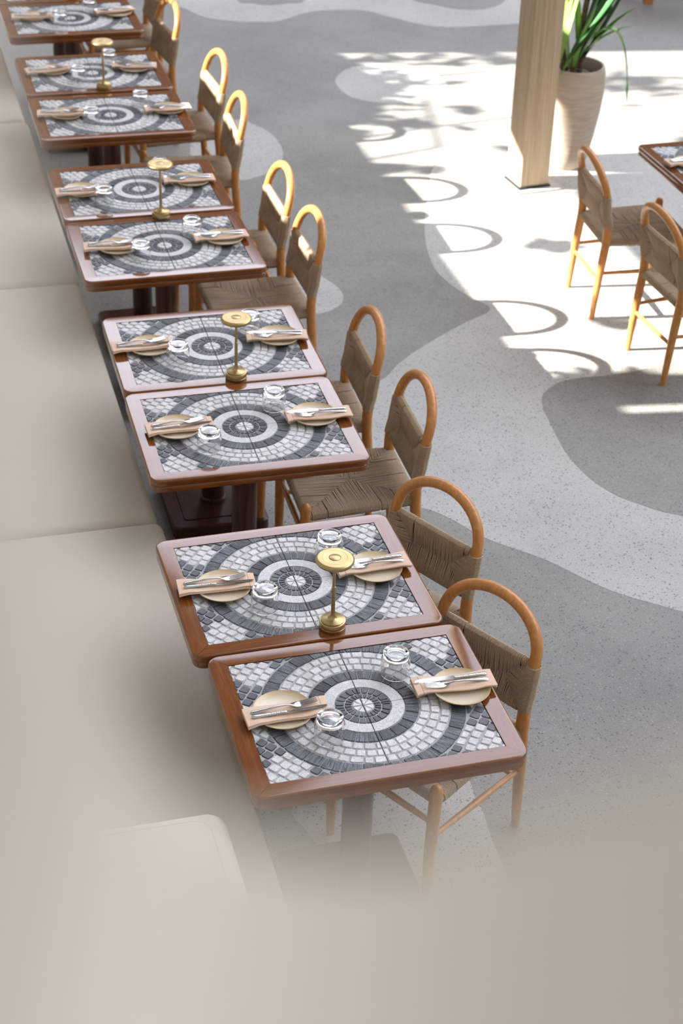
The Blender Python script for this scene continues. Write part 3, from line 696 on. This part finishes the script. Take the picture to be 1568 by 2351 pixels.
# ------------------------------------------------------------------ chairs
CH = [(1.635, 3.899, 30.5), (1.66, 4.497, 29.0), (1.805, 5.229, -1.1), (1.778, 5.781, -1.8), (1.803, 6.798, 0.9), (1.796, 7.334, 0.4), (1.802, 8.311, -2.7), (1.836, 8.997, 3.1), (1.751, 9.97, 7.0), (1.80, 10.62, 2.0)]
chair = make_chair(); uc = []
for i, (x, y, a) in enumerate(CH):
    extra = ', turned towards the camera' if i < 2 else ''
    inst(chair, uc, (x, y, 0), math.radians(a), f'hoop-backed woven cord chair at the {ORD[i]} table by the bench{extra}', 'chair', 'hoop-backed chairs along the bench row')
inst(chair, uc, (3.361, 7.265, 0), math.radians(176.9), 'hoop-backed woven cord chair in the sunlit patch, the one nearer the timber column', 'chair', 'hoop-backed chairs at the right')
inst(chair, uc, (3.406, 6.551, 0), math.radians(183.3), 'hoop-backed woven cord chair in the sunlit patch, the one farther from the column', 'chair', 'hoop-backed chairs at the right')

# ------------------------------------------------------------------ potted plant
def build_plant():
    root = empty('potted_plant', (3.985, 9.06, 0))
    p = MB(); p.lathe([(.108,.0),(.115,.006),(.130,.08),(.152,.20),(.172,.34),(.182,.46),(.182,.52),(.178,.575),(.174,.603),(.170,.610),(.158,.610),(.155,.600),(.160,.55),(.160,.52)], 56, cap0=True); p.build('pot', M['clay'], root)
    p = MB(); p.lathe([(.1605,.535),(.10,.540),(.0001,.545)], 32); p.build('soil', M['soil'], root)
    rnd = random.Random(11); p = MB()
    for _ in range(110):
        r = .145*math.sqrt(rnd.random()); a = rnd.uniform(0, 2*PI); s = rnd.uniform(.007, .014); x, y = r*math.cos(a), r*math.sin(a)
        p.loft([[(x+s*q*math.cos(2*PI*j/8), y+s*.8*q*math.sin(2*PI*j/8), .541+s*.5*h) for j in range(8)] for q, h in ((.5,-.6),(.95,0),(.8,.6),(.3,.95))], 0, False, True)
    tag(p.build('pebbles', M['pebble'], root), kind='stuff')
    crowns = []
    for pts in (((-.02,-.01,.53),(.0,-.02,.8),(.03,-.01,1.05),(.05,0,1.3)), ((.03,.03,.53),(.06,.03,.75),(.09,.03,.95),(.11,.02,1.12)), ((-.05,.04,.53),(-.06,.05,.8),(-.03,.06,1.0),(-.02,.06,1.15))):
        t = MB(); t.tube(pts, [.021,.018,.017,.014], 12); t.build('stem', M['bark'], root); crowns.append(Vector(pts[2])); crowns.append(Vector(pts[3]))
    def blade(P0, P1, P2, w, n=14):
        b = MB(); loops = []; P0, P1, P2 = Vector(P0), Vector(P1), Vector(P2)
        for i in range(n+1):
            t = i/n; pos = P0*(1-t)**2+P1*2*t*(1-t)+P2*t*t; d = ((P1-P0)*(1-t)+(P2-P1)*t).normalized()
            sd = d.cross(Vector((0,0,1)))
            if sd.length < .15: sd = d.cross(Vector((-.4,-.9,.3)))
            sd.normalize(); nrm = sd.cross(d).normalized(); nrm = nrm if nrm.z > 0 else -nrm
            ww = 1.3*w*(.5+.5*min(1, t/.25))*(1-max(0, (t-.35)/.65)**2.2)+.0015
            loops.append([pos-sd*ww+nrm*ww*.35, pos-sd*ww*.4+nrm*.001, pos+sd*ww*.4+nrm*.001, pos+sd*ww+nrm*ww*.35, pos+sd*ww*.4-nrm*.0012, pos-sd*ww*.4-nrm*.0012])
        b.loft(loops, 0, True, True); b.build('leaf', M['leaf'], root)
    RT = Vector((.964, -.262, 0)); FW = Vector((-.262, -.964, 0))
    L3 = lambda s, z, t: RT*s+FW*t+Vector((0,0,z))
    for r_, m_, t_, w in (((-.01,1.19,.02),(-.10,.88,.10),(-.128,.60,.15),.030),((-.03,1.19,.0),(-.11,.94,.06),(-.125,.70,.10),.026),((.16,.97,.06),(.02,.85,.16),(-.105,.60,.17),.034),((.20,1.09,.02),(.08,.92,.12),(-.08,.68,.16),.031),
        ((.07,.78,.05),(.26,1.0,.07),(.31,.42,.08),.020),((.05,.70,.03),(.16,.86,.05),(.30,.96,.04),.019),((.03,.68,.0),(.17,.82,.03),(.285,.86,.06),.017),((.0,.64,.05),(.10,.86,.08),(.21,1.10,.06),.031),((.0,.67,.02),(.05,.93,.05),(.14,1.19,.02),.032),
        ((-.05,.61,.04),(-.10,.86,.06),(-.13,1.15,.04),.022),((.04,.64,.0),(.17,.86,.0),(.25,1.07,-.02),.026),((.0,.70,.04),(-.02,.92,.06),(-.07,1.19,.04),.013),((.02,.66,-.02),(.07,.9,-.02),(.18,1.15,-.06),.02),((-.02,.62,.08),(.0,.8,.12),(.06,1.0,.16),.017)):
        blade(L3(*r_), L3(*m_), L3(*t_), w)
    for c in crowns:
        for q in range(5):
            az = 3.79+rnd.uniform(.85, 2*PI-.85); L = rnd.uniform(.38, .55); d = Vector((math.cos(az), math.sin(az), 0)); up = rnd.uniform(.15, .45)
            if c.z < 1.02 or (az > 3.3 and az < 5.6): up += .25
            blade(c, c+d*L*.5+Vector((0,0,up)), c+d*L+Vector((0,0,up*.75)), rnd.uniform(.017, .025))
    tag(root, 'strap-leaved plant in a tall ribbed clay pot behind the timber column', 'plant')
build_plant()

# ------------------------------------------------------------------ far corner
def build_far():
    root = empty('wooden_bench', (6.75, 12.25, 0))
    b = MB(); b.box(-1.0, 1.0, -.22, .22, .40, .45); b.build('seat', M['dark_wood'], root)
    for x in (-.9, .9):
        for y in (-.18, .18):
            l = MB(); l.box(x-.03, x+.03, y-.03, y+.03, 0, .40); l.build('leg', M['honey'], root)
    tag(root, 'dark wooden bench at the far right corner of the floor', 'bench')
build_far()

# ------------------------------------------------------------------ light
def build_light():
    l = bpy.data.lights.new('sun', 'SUN'); l.energy = 32; l.angle = math.radians(.53); l.color = (1.0, .95, .86)
    o = bpy.data.objects.new('sun', l); COL.objects.link(o); o.rotation_euler = SUN.to_track_quat('-Z', 'Y').to_euler(); o.location = (-6, 8, 6)
    w = bpy.data.worlds.new('World'); S.world = w; w.use_nodes = True; nt = w.node_tree; bg = nt.nodes['Background']
    tc = N(nt, 'ShaderNodeTexCoord'); nv = N(nt, 'ShaderNodeVectorMath', operation='NORMALIZE'); nt.links.new(tc.outputs['Generated'], nv.inputs[0])
    sp = N(nt, 'ShaderNodeSeparateXYZ'); nt.links.new(nv.outputs[0], sp.inputs[0])
    el = math_(nt, 'MULTIPLY', math_(nt, 'ARCSINE', sp.outputs[2]), 180/PI)
    az = math_(nt, 'MULTIPLY', math_(nt, 'ARCTAN2', sp.outputs[0], sp.outputs[1]), 180/PI)
    def sm(x, a, b): 
        m = N(nt, 'ShaderNodeMapRange', interpolation_type='SMOOTHSTEP'); nt.links.new(x, m.inputs[0]); m.inputs[1].default_value = a; m.inputs[2].default_value = b; return m.outputs[0]
    up = sm(el, 21.8, 22.4); hi = math_(nt, 'SUBTRACT', 1, sm(el, 52, 66))
    cut = math_(nt, 'ADD', math_(nt, 'MULTIPLY', sm(el, 33.6, 36.2), 22), -6)
    left = sm(math_(nt, 'SUBTRACT', az, cut), -1.2, 1.2); right = math_(nt, 'SUBTRACT', 1, sm(az, 112, 128))
    band = math_(nt, 'MULTIPLY', math_(nt, 'MULTIPLY', up, hi), math_(nt, 'MULTIPLY', left, right))
    amb = mix(nt, sm(el, 0, 70), (.56,.51,.43), (.62,.60,.56))
    dk = math_(nt, 'SUBTRACT', 1, math_(nt, 'MULTIPLY', math_(nt, 'SUBTRACT', 1, sm(az, 25, 50)), math_(nt, 'MULTIPLY', sm(az, -50, -20), .6)))
    amb = mix(nt, 1.0, amb, dk, 'MULTIPLY')
    prof = ramp(nt, math_(nt, 'DIVIDE', el, 60), [(23.2/60, 0.0), (24.3/60, .36), (26.0/60, 1.0), (29.0/60, 1.0), (32.0/60, .80), (37.0/60, .82), (55/60, .72)])
    c = mix(nt, band, amb, mix(nt, 1.0, (5.6,5.85,6.7), prof, 'MULTIPLY'))
    nt.links.new(c, bg.inputs['Color']); bg.inputs['Strength'].default_value = 1.0
build_light()

# ------------------------------------------------------------------ camera
cd = bpy.data.cameras.new('camera'); cam = bpy.data.objects.new('camera', cd); COL.objects.link(cam)
cd.sensor_fit = 'VERTICAL'; cd.sensor_height = 36; cd.sensor_width = 24; cd.lens = 60.475; cd.clip_start = .01
R0 = (0.9644152486203166, -0.26210733623944876, 0.034683894217251925); R1 = (0.11430700233695518, 0.5316405051532224, 0.8392212357281993); R2 = (-0.23840540565463755, -0.8053931447249145, 0.5426829138500314)
cam.matrix_world = Matrix(((R0[0], R1[0], R2[0], 0), (R0[1], R1[1], R2[1], 0), (R0[2], R1[2], R2[2], 3.79674), (0, 0, 0, 1)))
cd.dof.use_dof = True; cd.dof.focus_distance = 5.0; cd.dof.aperture_fstop = 4.3
S.camera = cam
S.view_settings.view_transform = 'Standard'; S.view_settings.look = 'None'; S.view_settings.exposure = 0; S.view_settings.gamma = 1
S.view_settings.use_curve_mapping = False
S.cycles.use_denoising = True; S.cycles.max_bounces = 10; S.cycles.transmission_bounces = 8; S.cycles.sample_clamp_indirect = 6
